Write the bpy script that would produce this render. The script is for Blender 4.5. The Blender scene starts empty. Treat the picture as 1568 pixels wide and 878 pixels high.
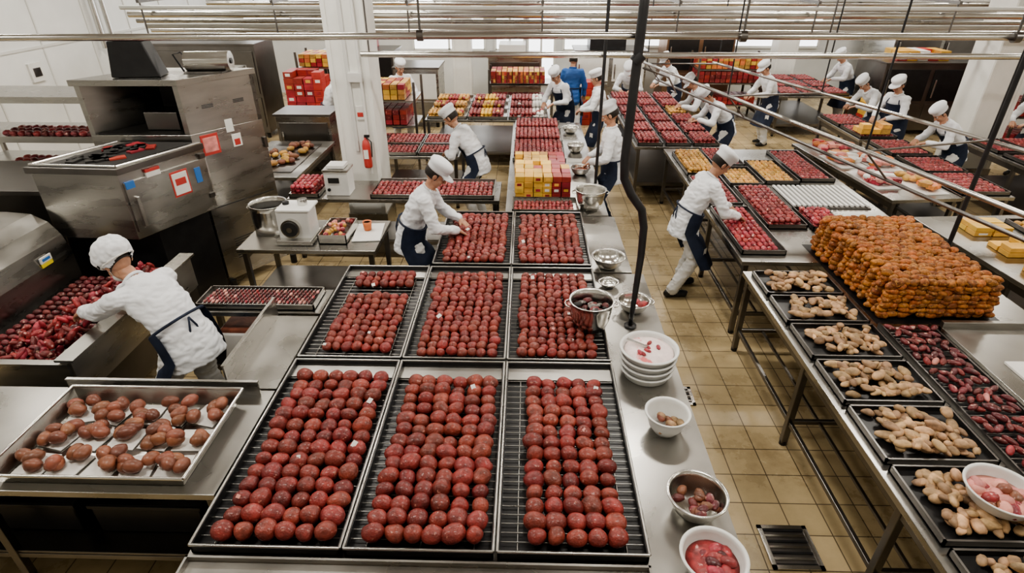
import bpy, math, random
import numpy as np
from mathutils import Vector, Matrix, Quaternion, noise
random.seed(7); rng=np.random.default_rng(7)
C=bpy.context.scene.collection
# ------------------------------------------------------------------ materials
def nt(name):
    m=bpy.data.materials.new(name); m.use_nodes=True
    n=m.node_tree; b=n.nodes['Principled BSDF']; return m,n,b
def ramp(n,stops):
    r=n.nodes.new('ShaderNodeValToRGB'); e=r.color_ramp.elements
    while len(e)<len(stops): e.new(.5)
    for i,(p,c) in enumerate(stops):
        e[i].position=p; e[i].color=(*c,1)
    return r
def mat(name,col,rough=.5,metal=0,var=.0,scale=8,bump=0,bscale=40,island=0,spec=.5,coat=0,stretch=None,fleck=None,sss=0,hue=.01,rv=.14):
    m,n,b=nt(name); L=n.links
    b.inputs['Roughness'].default_value=rough; b.inputs['Metallic'].default_value=metal
    b.inputs['Specular IOR Level'].default_value=spec
    if coat: b.inputs['Coat Weight'].default_value=coat; b.inputs['Coat Roughness'].default_value=.15
    if sss: b.inputs['Subsurface Weight'].default_value=sss; b.inputs['Subsurface Scale'].default_value=.02
    tc=n.nodes.new('ShaderNodeTexCoord'); mp=n.nodes.new('ShaderNodeMapping')
    L.new(tc.outputs['Object'],mp.inputs['Vector'])
    if stretch: mp.inputs['Scale'].default_value=stretch
    nz=n.nodes.new('ShaderNodeTexNoise'); nz.inputs['Scale'].default_value=scale; nz.inputs['Detail'].default_value=4
    L.new(mp.outputs['Vector'],nz.inputs['Vector'])
    c=np.array(col)
    lo=tuple(np.clip(c*(1-var),0,1)); hi=tuple(np.clip(c*(1+var),0,1))
    r=ramp(n,[(.3,lo),(.7,hi)]); L.new(nz.outputs['Fac'],r.inputs['Fac'])
    out=r.outputs['Color']
    if island:
        g=n.nodes.new('ShaderNodeNewGeometry')
        hs=n.nodes.new('ShaderNodeHueSaturation')
        mr=n.nodes.new('ShaderNodeMapRange'); mr.inputs['To Min'].default_value=1-island; mr.inputs['To Max'].default_value=1+island
        L.new(g.outputs['Random Per Island'],mr.inputs['Value']); L.new(mr.outputs['Result'],hs.inputs['Value'])
        mr2=n.nodes.new('ShaderNodeMapRange'); mr2.inputs['To Min'].default_value=.5-hue; mr2.inputs['To Max'].default_value=.5+hue
        mu=n.nodes.new('ShaderNodeMath'); mu.operation='MULTIPLY'; mu.inputs[1].default_value=7.3
        fr=n.nodes.new('ShaderNodeMath'); fr.operation='FRACT'
        L.new(g.outputs['Random Per Island'],mu.inputs[0]); L.new(mu.outputs[0],fr.inputs[0]); L.new(fr.outputs[0],mr2.inputs['Value']); L.new(mr2.outputs['Result'],hs.inputs['Hue'])
        L.new(out,hs.inputs['Color']); out=hs.outputs['Color']
    if fleck:
        f=n.nodes.new('ShaderNodeTexNoise'); f.inputs['Scale'].default_value=fleck[1]; f.inputs['Detail'].default_value=3
        L.new(tc.outputs['Object'],f.inputs['Vector'])
        fr2=ramp(n,[(fleck[2],(0,0,0)),(fleck[2]+.06,(1,1,1))]); L.new(f.outputs['Fac'],fr2.inputs['Fac'])
        mx=n.nodes.new('ShaderNodeMix'); mx.data_type='RGBA'; L.new(fr2.outputs['Color'],mx.inputs['Factor'])
        L.new(out,mx.inputs['A']); mx.inputs['B'].default_value=(*fleck[0],1); out=mx.outputs['Result']
    L.new(out,b.inputs['Base Color'])
    if metal>.5:
        rr=n.nodes.new('ShaderNodeMapRange'); rr.inputs['To Min'].default_value=max(.05,rough-.10); rr.inputs['To Max'].default_value=rough+rv
        L.new(nz.outputs['Fac'],rr.inputs['Value']); L.new(rr.outputs['Result'],b.inputs['Roughness'])
    if bump:
        n2=n.nodes.new('ShaderNodeTexNoise'); n2.inputs['Scale'].default_value=bscale; n2.inputs['Detail'].default_value=5
        L.new(mp.outputs['Vector'],n2.inputs['Vector'])
        bp=n.nodes.new('ShaderNodeBump'); bp.inputs['Strength'].default_value=bump; bp.inputs['Distance'].default_value=.01
        L.new(n2.outputs['Fac'],bp.inputs['Height']); L.new(bp.outputs['Normal'],b.inputs['Normal'])
    return m
STEEL=mat('brushed_steel',(.44,.43,.405),.22,1,.13,1.3,stretch=(1.5,1.5,7),rv=.24)
STEELD=mat('dark_steel',(.20,.19,.18),.32,1,.2,2)
STEELB=mat('bright_steel',(.68,.67,.64),.2,1,.08,3)
PIPEW=mat('painted_pipe_white',(.58,.58,.55),.4,0,.06,3)
BLACK=mat('black_enamel',(.012,.012,.013),.35,0,.3,10)
BLACKM=mat('black_pole_paint',(.02,.02,.022),.4,0,.3,10)
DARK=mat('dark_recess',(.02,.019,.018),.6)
ROD=mat('wire_rod',(.36,.35,.33),.3,1,.1,10)
BALL=mat('meatball_red',(.215,.038,.029),.40,0,.42,24,.40,100,.30,.45,.18,fleck=((.45,.20,.15),46,.655),hue=.007)
BALL2=mat('cured_meat_red',(.25,.036,.036),.42,0,.4,30,.25,90,.32,.45,.12,fleck=((.60,.34,.30),30,.63),hue=.006)
MEAT=mat('raw_meat',(.33,.042,.05),.42,0,.5,22,.3,60,.32,.45,.1,fleck=((.68,.38,.36),26,.62),hue=.008)
MEATD=mat('dark_meat',(.14,.022,.024),.38,0,.5,22,.3,60,.4,.5,.2,fleck=((.55,.33,.27),26,.62),hue=.008)
BROWN=mat('brown_potato',(.215,.078,.044),.42,0,.35,14,.2,60,.3,.5,.1)
NUG=mat('mushroom_tan',(.42,.27,.15),.58,0,.5,18,.3,50,.45)
SAUS=mat('fried_sausage_brown',(.32,.112,.026),.5,0,.55,34,.7,80,.36,.4,.05,fleck=((.52,.26,.08),50,.58))
GOLD=mat('golden_pastry',(.55,.31,.09),.5,0,.3,20,.2,60,.3)
YEL=mat('yellow_carton',(.70,.43,.09),.5,0,.12,10,0,40,.25)
REDB=mat('red_carton',(.34,.035,.035),.45,0,.2,12,0,40,.3)
PINK=mat('pink_ham',(.66,.28,.24),.45,0,.3,14,.1,40,.2)
ORG=mat('orange_pack',(.60,.20,.07),.45,0,.2,12,0,40,.3)
PAPER=mat('white_paper',(.74,.73,.70),.7,0,.04,10)
PLAST=mat('white_plastic',(.72,.72,.70),.35,0,.03,8)
SALT=mat('pink_white_powder',(.80,.68,.66),.7,0,.12,16,.3,60,fleck=((.7,.2,.2),9,.6))
COAT=mat('white_coat_cloth',(.75,.77,.80),.8,0,.04,6,.25,30,spec=.2)
TROU=mat('white_trouser_cloth',(.66,.66,.65),.8,0,.05,6,.3,25,spec=.2)
NAVY=mat('navy_apron_cloth',(.018,.026,.05),.65,0,.3,10,.25,30,spec=.3)
SKIN=mat('skin',(.48,.26,.17),.5,0,.1,20,.05,100,sss=.1)
HAIR=mat('dark_hair',(.02,.015,.012),.55,0,.3,60,.3,200)
SHOE=mat('black_shoe',(.015,.015,.016),.4)
EYEW=mat('eye_white',(.75,.73,.7),.2)
EYED=mat('eye_iris',(.03,.015,.01),.1)
LIP=mat('lips',(.45,.16,.13),.45)
BLUE=mat('blue_cloth',(.03,.12,.38),.6,0,.1)
STK_B=mat('sticker_blue',(.05,.18,.5),.4); STK_R=mat('sticker_red',(.50,.06,.05),.4); STK_Y=mat('sticker_yellow',(.8,.65,.05),.4)
WALLM=mat('white_wall_panel',(.72,.73,.72),.5,0,.05,2)
COLM=mat('white_column_paint',(.80,.80,.76),.45,0,.05,3)
CEILM=mat('ceiling_paint',(.62,.62,.60),.8)
COPPER=mat('copper_panel',(.3,.2,.14),.4,1)
GREEN=mat('green_plastic',(.03,.22,.08),.5)
def emisf(name,col,st):
    m,n,b=nt(name); b.inputs['Base Color'].default_value=(*col,1)
    b.inputs['Emission Color'].default_value=(*col,1); b.inputs['Emission Strength'].default_value=st; return m
GLOW=emisf('window_daylight',(.95,.97,1),2.4)
TUBE=emisf('lamp_tube',(1,.97,.9),5)
def floor_mat():
    m,n,b=nt('beige_floor_tile'); L=n.links
    tc=n.nodes.new('ShaderNodeTexCoord'); br=n.nodes.new('ShaderNodeTexBrick')
    br.offset=0; br.inputs['Scale'].default_value=1; br.inputs['Brick Width'].default_value=.27; br.inputs['Row Height'].default_value=.27
    br.inputs['Mortar Size'].default_value=.0045; br.inputs['Color1'].default_value=(.58,.465,.285,1); br.inputs['Color2'].default_value=(.46,.37,.22,1)
    br.inputs['Mortar'].default_value=(.14,.105,.065,1); br.inputs['Bias'].default_value=-.1
    L.new(tc.outputs['Object'],br.inputs['Vector'])
    nz=n.nodes.new('ShaderNodeTexNoise'); nz.inputs['Scale'].default_value=1.6; nz.inputs['Detail'].default_value=8; nz.inputs['Roughness'].default_value=.65
    L.new(tc.outputs['Object'],nz.inputs['Vector']); r=ramp(n,[(.32,(.52,.49,.44)),(.52,(.88,.86,.83)),(.7,(1.05,1.03,1))]); L.new(nz.outputs['Fac'],r.inputs['Fac'])
    mx=n.nodes.new('ShaderNodeMix'); mx.data_type='RGBA'; mx.blend_type='MULTIPLY'; mx.inputs['Factor'].default_value=1
    L.new(br.outputs['Color'],mx.inputs['A']); L.new(r.outputs['Color'],mx.inputs['B']); L.new(mx.outputs['Result'],b.inputs['Base Color'])
    rr=n.nodes.new('ShaderNodeMapRange'); rr.inputs['To Min'].default_value=.12; rr.inputs['To Max'].default_value=.45
    L.new(nz.outputs['Fac'],rr.inputs['Value']); L.new(rr.outputs['Result'],b.inputs['Roughness'])
    bp=n.nodes.new('ShaderNodeBump'); bp.inputs['Strength'].default_value=.4; bp.inputs['Distance'].default_value=.004; bp.invert=True
    L.new(br.outputs['Fac'],bp.inputs['Height']); L.new(bp.outputs['Normal'],b.inputs['Normal'])
    return m
FLOORM=floor_mat()
# ------------------------------------------------------------------ mesh builder
def sphere_t(seg,ring):
    v=[(0,0,1)]; f=[]
    for i in range(1,ring):
        a=math.pi*i/ring
        for j in range(seg):
            b=2*math.pi*j/seg; v.append((math.sin(a)*math.cos(b),math.sin(a)*math.sin(b),math.cos(a)))
    v.append((0,0,-1)); last=len(v)-1
    for j in range(seg): f.append((0,1+j,1+(j+1)%seg))
    for i in range(ring-2):
        for j in range(seg):
            a0=1+i*seg+j; b0=1+i*seg+(j+1)%seg
            f.append((a0,a0+seg,b0+seg,b0))
    o=1+(ring-2)*seg
    for j in range(seg): f.append((o+j,last,o+(j+1)%seg))
    return np.array(v),f
SP={k:sphere_t(*k) for k in [(16,10),(12,8),(10,6),(8,5)]}
def rotz(a):
    c,s=math.cos(a),math.sin(a); return np.array([[c,-s,0],[s,c,0],[0,0,1]])
def frame(d,up=(0,0,1)):
    d=np.array(d,float); d/=np.linalg.norm(d)+1e-12
    u=np.array(up,float)
    if abs(np.dot(d,u))>.97: u=np.array([1.,0,0]) if abs(d[0])<.9 else np.array([0,1.,0])
    x=np.cross(u,d); x/=np.linalg.norm(x); y=np.cross(d,x); return x,y,d
class MB:
    def __init__(s): s.v=[];s.f=[];s.m=[];s.s=[];s.n=0;s.mats=[]
    def mi(s,m):
        if m not in s.mats: s.mats.append(m)
        return s.mats.index(m)
    def add(s,v,f,m,smooth=False):
        v=np.asarray(v,float); s.v.append(v); o=s.n
        s.f+= [tuple(i+o for i in q) for q in f]
        k=s.mi(m); s.m+=[k]*len(f); s.s+=[smooth]*len(f); s.n+=len(v)
    def box(s,c,d,m,rz=0,R=None):
        x,y,z=[q/2 for q in d]
        v=np.array([(-x,-y,-z),(x,-y,-z),(x,y,-z),(-x,y,-z),(-x,-y,z),(x,-y,z),(x,y,z),(-x,y,z)])
        if R is None: R=rotz(rz)
        v=v@R.T+np.array(c)
        s.add(v,[(0,3,2,1),(4,5,6,7),(0,1,5,4),(1,2,6,5),(2,3,7,6),(3,0,4,7)],m)
    def bx(s,x0,x1,y0,y1,z0,z1,m): s.box(((x0+x1)/2,(y0+y1)/2,(z0+z1)/2),(x1-x0,y1-y0,z1-z0),m)
    def prism(s,pts,z0,z1,m):
        k=len(pts); v=[(p[0],p[1],z0) for p in pts]+[(p[0],p[1],z1) for p in pts]
        f=[tuple(range(k-1,-1,-1)),tuple(range(k,2*k))]+[(i,(i+1)%k,k+(i+1)%k,k+i) for i in range(k)]
        s.add(v,f,m)
    def quad(s,p,m): s.add(p,[(0,1,2,3)],m)
    def cyl(s,p0,p1,r,m,n=10,r1=None,smooth=True):
        r1=r if r1 is None else r1; p0=np.array(p0,float);p1=np.array(p1,float)
        x,y,_=frame(p1-p0); a=np.arange(n)*2*math.pi/n
        c=np.outer(np.cos(a),x)+np.outer(np.sin(a),y)
        v=np.vstack([p0+c*r,p1+c*r1])
        s.add(v,[(i,(i+1)%n,n+(i+1)%n,n+i) for i in range(n)],m,smooth)
        s.add(v,[tuple(range(n-1,-1,-1)),tuple(range(n,2*n))],m,False)
    def tube(s,pts,r,m,n=10):
        pts=[np.array(p,float) for p in pts]; V=[];rr=r if hasattr(r,'__len__') else [r]*len(pts)
        a=np.arange(n)*2*math.pi/n; px=None
        for i,p in enumerate(pts):
            d=pts[min(i+1,len(pts)-1)]-pts[max(i-1,0)]; d/=np.linalg.norm(d)
            if px is None: x,y,_=frame(d)
            else:
                x=px-d*np.dot(px,d); x/=np.linalg.norm(x); y=np.cross(d,x)
            px=x; V.append(p+(np.outer(np.cos(a),x)+np.outer(np.sin(a),y))*rr[i])
        k=len(pts)
        f=[(i*n+j,i*n+(j+1)%n,(i+1)*n+(j+1)%n,(i+1)*n+j) for i in range(k-1) for j in range(n)]
        f+= [tuple(range(n-1,-1,-1)),tuple(range((k-1)*n,k*n))]
        s.add(np.vstack(V),f,m,True)
    def lathe(s,prof,c,m,n=32,sx=1,sy=1,R=None,smooth=True):
        a=np.arange(n)*2*math.pi/n; V=[]
        for r,z in prof: V.append(np.c_[np.cos(a)*r*sx,np.sin(a)*r*sy,np.full(n,z)])
        v=np.vstack(V)
        if R is not None: v=v@R.T
        v=v+np.array(c); k=len(prof)
        f=[(i*n+j,i*n+(j+1)%n,(i+1)*n+(j+1)%n,(i+1)*n+j) for i in range(k-1) for j in range(n)]
        if prof[0][0]>1e-5: f.append(tuple(range(n-1,-1,-1)))
        if prof[-1][0]>1e-5: f.append(tuple(range((k-1)*n,k*n)))
        s.add(v,f,m,smooth)
    def ball(s,c,r,m,q=(12,8),R=None,lump=0,smooth=True):
        v,f=SP[q]; v=v.copy()
        if lump:
            k=rng.normal(size=(3,3))*1.6; ph=rng.random(3)*6
            v=v*(1+lump*np.sin(v@k.T+ph).sum(1,keepdims=True)/3)
        v=v*np.array(r if hasattr(r,'__len__') else (r,r,r))
        if R is not None: v=v@R.T
        s.add(v+np.array(c),f,m,smooth)
    def build(s,name,loc=(0,0,0),bevel=0):
        me=bpy.data.meshes.new(name); v=np.vstack(s.v)-np.array(loc)
        me.from_pydata(v.tolist(),[],s.f); 
        for m in s.mats: me.materials.append(m)
        me.polygons.foreach_set('material_index',s.m); me.polygons.foreach_set('use_smooth',s.s); me.update()
        o=bpy.data.objects.new(name,me); o.location=loc; C.objects.link(o)
        if bevel:
            b=o.modifiers.new('bevel','BEVEL'); b.width=bevel; b.segments=2; b.limit_method='ANGLE'; b.angle_limit=math.radians(50)
        return o
def rr3():
    q=rng.normal(size=4); q/=np.linalg.norm(q)
    return np.array(Quaternion(q).to_matrix())
# ------------------------------------------------------------------ room
def room():
    b=MB(); b.bx(-9,12,-2,18,-.1,0,FLOORM); b.build('floor')
    b=MB(); b.bx(-9,12,-2,18,4.6,4.7,CEILM); b.build('ceiling')
    b=MB(); b.bx(-9,12,17.5,17.6,0,4.6,WALLM); b.build('wall_back')
    b=MB(); b.bx(-8.6,-8.5,-2,17.5,0,4.6,WALLM)
    for y in np.arange(-1,17.4,1.3): b.bx(-8.5,-8.485,y,y+.03,0,4.6,CEILM)
    b.bx(-8.5,-8.48,-2,17.5,2.1,2.14,CEILM); b.bx(-8.5,-8.46,10.2,10.5,1.6,1.9,PLAST); b.bx(-8.47,-8.45,10.27,10.43,1.68,1.82,STEELD)
    b.cyl((-8.4,12.2,1.9),(-8.4,12.2,4.6),.05,STEELB,10); b.cyl((-8.4,12.5,2.1),(-8.4,12.5,4.6),.04,STEELB,10)
    b.build('wall_left')
    b=MB(); b.bx(11.4,11.5,-2,17.5,0,4.6,WALLM); b.build('wall_right')
    b=MB(); b.bx(-8.5,11.4,-2.1,-2,0,4.6,WALLM); b.build('wall_front')
    for i,(x0,x1,z0,z1) in enumerate([(-3.2,-1.2,1.2,3.6),(-.9,-.1,1.2,3.6),(.0,.75,.3,3.6),(1.0,2.4,1.2,3.6),(3.0,5,1.3,3.6),(5.6,8,1.3,3.6),(-7.9,-5.2,1.5,3.6)]):
        b=MB(); b.bx(x0,x1,17.46,17.49,z0,z1,GLOW)
        for x in (x0,x1,(x0+x1)/2): b.bx(x-.03,x+.03,17.43,17.5,z0,z1,COLM)
        for z in (z0,z1,(z0+z1)/2): b.bx(x0,x1,17.43,17.5,z-.03,z+.03,COLM)
        b.build(f'window_{i+1}')
    def column(x,y,w,extra=False):
        b=MB(); b.bx(x-w/2,x+w/2,y-w/2,y+w/2,0,4.6,COLM)
        b.bx(x-w/2-.02,x+w/2+.02,y-w/2-.02,y+w/2+.02,0,.3,STEEL)
        for s in (-1,1): b.bx(x+s*w*.44-.03,x+s*w*.44+.03,y-w/2-.015,y-w/2,0,4.6,COLM)
        if extra:
            b.bx(x-.05,x+.0,y-w/2-.03,y-w/2,1.2,4.6,CEILM)
            b.bx(x-.02,x+.16,y-w/2-.06,y-w/2,2.1,2.22,PLAST)
            b.cyl((x+w/2-.12,y-w/2-.04,.9),(x+w/2-.12,y-w/2-.04,4.6),.02,PLAST)
            b.bx(x+.02,x+.12,y-w/2-.02,y-w/2,1.62,1.8,PAPER); b.bx(x+.03,x+.11,y-w/2-.025,y-w/2,1.66,1.72,STK_R)
        b.build('structural_column',(x,y,0),.01)
    column(-2.25,7.95,.52,True); column(7.7,10.25,.6); column(6.6,16.2,.5); column(-1.6,15.2,.45)
    x,y,z=-2.14,7.62,1.0
    b=MB(); b.lathe([(.0001,0),(.05,0),(.055,.02),(.055,.30),(.04,.36),(.018,.38),(.018,.41),(.0001,.41)],(x,y,z),STK_R,20)
    b.bx(x-.01,x+.06,y-.02,y+.01,z+.41,z+.44,BLACK); b.tube([(x+.02,y-.02,z+.41),(x+.08,y-.02,z+.35),(x+.07,y-.03,z+.15)],.008,BLACK,6); b.bx(x-.03,x+.03,y-.06,y-.05,z+.13,z+.25,PAPER); b.bx(x-.03,x+.03,y+.05,y+.07,z+.05,z+.35,STEELD)
    b.build('fire_extinguisher',(x,y,z))
room()
# ------------------------------------------------------------------ furniture
def table(name,x0,x1,y0,y1,h=.88,shelf=True,rz=0,top=None):
    b=MB(); m=top or STEEL; cx,cy=(x0+x1)/2,(y0+y1)/2; hx,hy=(x1-x0)/2,(y1-y0)/2
    t=.045
    b.bx(-hx,hx,-hy,hy,h-t,h,m)
    n=max(2,int(round(2*hy/1.5))+1); k=max(2,int(round(2*hx/1.9))+1)
    for i in range(n):
        y=-hy+.06+(2*hy-.12)*i/(n-1)
        for j in range(k):
            x=-hx+.06+(2*hx-.12)*j/(k-1)
            b.bx(x-.025,x+.025,y-.025,y+.025,.03,h-t,STEELD); b.cyl((x,y,0),(x,y,.04),.03,BLACK)
        b.bx(-hx+.06,hx-.06,y-.015,y+.015,.22,.26,STEELD)
    for x in (-hx+.06,hx-.06): b.bx(x-.018,x+.018,-hy+.06,hy-.06,h-t-.09,h-t,STEELD)
    if not shelf:
        for x in (-hx+.3,0,hx-.3): b.bx(x-.012,x+.012,-hy+.06,hy-.06,.22,.245,STEELD)
    for x in (-hx+.06,hx-.06): b.bx(x-.015,x+.015,-hy+.06,hy-.06,.22,.26,STEELD)
    if shelf: b.bx(-hx+.05,hx-.05,-hy+.05,hy-.05,.26,.28,STEELD)
    o=b.build(name,(0,0,0),.004); o.location=(cx,cy,0); o.rotation_euler[2]=rz; return o
table('packing_counter',-1.68,1.12,1.35,4.87)
table('packing_counter',-.90,1.02,4.90,6.26)
table('packing_counter',-.24,.96,6.29,10.6)
table('cross_counter',-1.88,.42,10.75,12.8)
table('prep_table',-4.6,-1.72,2.2,3.1)
for x0,x1 in ((-4.3,-3.6),(-3.5,-2.8),(-2.7,-2.0)):  # black boxes and the shelf under them, added to darken below the table
    b=MB(); b.bx(x0,x1,2.4,2.95,.285,.295,BLACK)
    for a in ((x0,x0+.015,2.4,2.95),(x1-.015,x1,2.4,2.95),(x0,x1,2.4,2.415),(x0,x1,2.935,2.95)): b.bx(*a,.285,.52,BLACK)
    b.bx(x0-.01,x1+.01,2.39,2.405,.50,.53,BLACK); b.build('under_table_shade_box',((x0+x1)/2,2.7,.285),.004)
table('side_table',-2.86,-1.72,4.10,4.5)
b=MB(); b.bx(-2.08,-1.72,3.12,4.06,.84,.88,STEEL); 
for y in (3.2,3.98): b.bx(-1.8,-1.76,y,y+.04,0,.84,STEELD); b.bx(-2.04,-2.0,y,y+.04,0,.84,STEELD)
b.build('steel_ledge',(-1.9,3.6,0),.004)
table('sorting_table',2.08,4.25,.9,4.95,shelf=False)
table('meat_table',2.14,4.2,5.15,9.0,shelf=False)
table('meat_table',1.72,3.05,9.1,13.0)
table('equipment_bench',-3.0,-1.55,5.35,6.15,.85)
table('meat_bench',-3.0,-.33,6.8,7.5,.85)
table('meat_bench',-2.3,-1.02,8.6,9.75,.85)
table('ham_table',4.38,5.3,6.9,9.4,rz=math.radians(6))
table('carton_table',4.55,6.2,3.6,6.4,rz=math.radians(4))
table('meat_table',5.45,6.1,9.6,11.2); table('meat_table',5.45,6.1,7.0,9.5)
table('meat_table',5.4,7.0,13.0,15.5)
table('meat_table',7.1,8.6,7.2,9.7)
# ------------------------------------------------------------------ trays
def wire_tray(b,x0,x1,y0,y1,z,h=.06,nr=None,plate=.16):
    t=.012
    b.bx(x0,x1,y0,y1,z,z+.008,BLACK)
    for a in ((x0,x0+t,y0,y1),(x1-t,x1,y0,y1),(x0,x1,y0,y0+t),(x0,x1,y1-t,y1)): b.bx(*a,z,z+h,BLACK)
    r=.008
    for p,q in (((x0,y0),(x1,y0)),((x1,y0),(x1,y1)),((x1,y1),(x0,y1)),((x0,y1),(x0,y0))):
        b.cyl((*p,z+h),(*q,z+h),r,STEEL,8)
    if plate: b.bx(x0+t,x1-t,y1-plate,y1-t,z+.015,z+.03,STEEL)
    nr=nr or int((y1-y0-plate)/.055)
    for i in range(nr):
        y=y0+.03+(y1-y0-plate-.04)*i/(nr-1)
        b.cyl((x0+.01,y,z+.022),(x1-.01,y,z+.022),.0032,ROD,5)
    for x in (x0+.1,(x0+x1)/2,x1-.1): b.cyl((x,y0+.01,z+.017),(x,y1-.01,z+.017),.004,ROD,5)
def ball_tray(name,x0,x1,y0,y1,z,bx0,bx1,nx,by0,by1,ny,q=(16,10),gap=None,labels=4,plate=.16):
    b=MB(); wire_tray(b,x0,x1,y0,y1,z,plate=plate)
    dx=(bx1-bx0)/nx; dy=(by1-by0)/ny; r=min(dx,dy)*.5
    for j in range(ny):
        y=by0+(j+.5)*dy
        if gap and gap[0]<y<gap[1]: continue
        sh=random.uniform(-.010,.010)
        for i in range(nx):
            x=bx0+(i+.5)*dx+sh+random.uniform(-.006,.006)
            rr=r*random.uniform(.92,1.13)
            s=(rr*random.uniform(.98,1.12)*dx/(2*r),rr*random.uniform(1.0,1.14)*dy/(2*r),rr*random.uniform(.84,1.0))
            b.ball((x,y+random.uniform(-.008,.008),z+.026+s[2]*.95),s,BALL,q,rotz(random.uniform(-.8,.8)),lump=.16)
            if random.random()<.035:
                b.box((x+random.uniform(-.01,.01),y-r*.35,z+.027+2*r*.86),(.022,.020,.006),random.choice([PAPER,PINK,PINK]),R=np.array(Matrix.Rotation(random.uniform(.3,.7),3,'X')@Matrix.Rotation(random.uniform(-.8,.8),3,'Z')))
    for k in range(labels):
        i=random.randrange(nx); j=random.randrange(ny)
        b.box((bx0+(i+.5)*dx,by0+(j+.5)*dy-.01,z+.027+2*r*.94),(.030,.038,.004),PAPER,R=np.array(Matrix.Rotation(random.uniform(.1,.5),3,'X')@Matrix.Rotation(random.uniform(-.8,.8),3,'Z')))
    b.build(name,((x0+x1)/2,(y0+y1)/2,z))
Z=.882
for args in [
 (-1.66,-.905,1.84,3.38,-1.57,-.94,6,1.88,3.22,14,None,2),
 (-.885,-.14,1.84,3.38,-.80,-.18,6,1.88,3.18,14,None,1),
 (-.12,.63,1.84,3.38,.02,.53,5,1.88,3.18,14,None,1),
 (-1.66,-.905,3.42,4.85,-1.52,-1.0,7,3.5,4.72,15,(4.30,4.44),1),
 (-.885,-.14,3.42,4.85,-.80,-.20,8,3.46,4.72,17,None,1),
 (-.12,.63,3.42,4.85,-.04,.54,8,3.46,4.72,17,None,1),
 (-.885,-.14,4.92,6.22,-.80,-.20,8,4.98,6.12,16,None,1),
 (-.12,.63,4.92,6.22,-.06,.56,8,4.98,6.12,16,None,1)]:
    x0,x1,y0,y1,a,c,nx,d,e,ny,g,lb=args
    ball_tray('meatball_tray',x0,x1,y0,y1,Z,a,c,nx,d,e,ny,(16,10) if y0<2 else (12,8),g,lb,plate=.16 if y0<4.8 else .05)
def sausage_tray(name,x0,x1,y0,y1,z,px=.055,py=.09,m=None,mix=None,q=(8,5),layers=1,h=.05,tray=STEEL,rz=0):
    b=MB(); cx,cy=(x0+x1)/2,(y0+y1)/2; hx,hy=(x1-x0)/2,(y1-y0)/2
    b.bx(-hx,hx,-hy,hy,0,.008,tray)
    for a in ((-hx,-hx+.012,-hy,hy),(hx-.012,hx,-hy,hy),(-hx,hx,-hy,-hy+.012),(-hx,hx,hy-.012,hy)): b.bx(*a,0,h,tray)
    nx=int((x1-x0-.04)/px); ny=int((y1-y0-.04)/py)
    for l in range(layers):
        for j in range(ny):
            for i in range(nx):
                mm=m or BALL2
                if mix: mm=mix[(i*3//nx)%len(mix)] if random.random()<.85 else random.choice(mix)
                b.ball((-hx+.02+(i+.5)*px+random.uniform(-.1,.1)*px,-hy+.02+(j+.5)*py+random.uniform(-.1,.1)*py,.008+px*.45+l*px*.7),
                       (px*.53,py*.52,px*.48),mm,q,rotz(random.uniform(-.25,.25)),lump=.1)
    o=b.build(name,(0,0,0)); o.location=(cx,cy,z); o.rotation_euler[2]=rz; return o
sausage_tray('dried_sausage_tray',-1.66,.63,1.42,1.80,Z,.05,.12,BALL2,h=.04,layers=2)
sausage_tray('cured_meat_tray',-.16,.62,6.32,6.74,Z,.05,.1,BALL2)
def cartons(name,x0,x1,y0,y1,z,h,sx,sy,sz,mats,jit=.006):
    b=MB(); nx=max(1,int((x1-x0)/sx+.01)); ny=max(1,int((y1-y0)/sy+.01)); nz=max(1,int(h/sz+.01))
    for k in range(nz):
        for j in range(ny):
            for i in range(nx):
                if nz>1 and k==nz-1 and random.random()<.12: continue
                m=mats[int(i*len(mats)/nx)] if random.random()<.9 else random.choice(mats)
                x=x0+(i+.5)*sx+random.uniform(-jit,jit); y=y0+(j+.5)*sy+random.uniform(-jit,jit); rz=random.uniform(-.04,.04)
                b.box((x,y,z+(k+.5)*sz),(sx*.94,sy*.94,sz*.96),m,rz=rz)
                if sx>.11 and random.random()<.5: b.box((x,y,z+(k+.5)*sz),(sx*.5,sy*.95,sz*.5),random.choice([PAPER,REDB,YEL]),rz=rz)
    o=b.build(name,((x0+x1)/2,(y0+y1)/2,z),.003); return o
cartons('carton_stack',-.14,.58,6.8,7.5,Z,.28,.115,.17,.07,[YEL,YEL,YEL,REDB,REDB])
cartons('carton_stack',-.16,.58,7.55,8.2,Z,.2,.115,.15,.065,[GOLD,YEL,REDB])
for y0,y1 in ((8.3,9.2),(9.25,9.95),(10.0,10.55)):
    sausage_tray('cured_meat_tray',-.2,.58,y0,y1,Z,.065,.1,BALL2,layers=2)
for y0 in (10.8,11.45,12.1):
    for x0,mx in ((-1.84,[GOLD,REDB]),(-1.09,[BALL2,YEL]),(-.34,[BALL2,BALL2,PAPER])):
        sausage_tray('packed_food_tray',x0,x0+.73,y0,y0+.6,Z,.07,.14,None,mx,layers=2)
for x0,x1 in ((-2.98,-2.60),(-1.95,-1.2),(-1.17,-.4)):
    sausage_tray('cured_meat_tray',x0,x1,6.84,7.46,.852,.06,.1,MEAT if x0<-2.4 else BALL2,layers=3 if x0<-2.4 else 1)
for x0 in (-2.27,-1.65):
    sausage_tray('cured_meat_tray',x0,x0+.6,8.63,9.15,.852,.06,.1,BALL2); sausage_tray('cured_meat_tray',x0,x0+.6,9.18,9.72,.852,.06,.1,BALL2)
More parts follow.
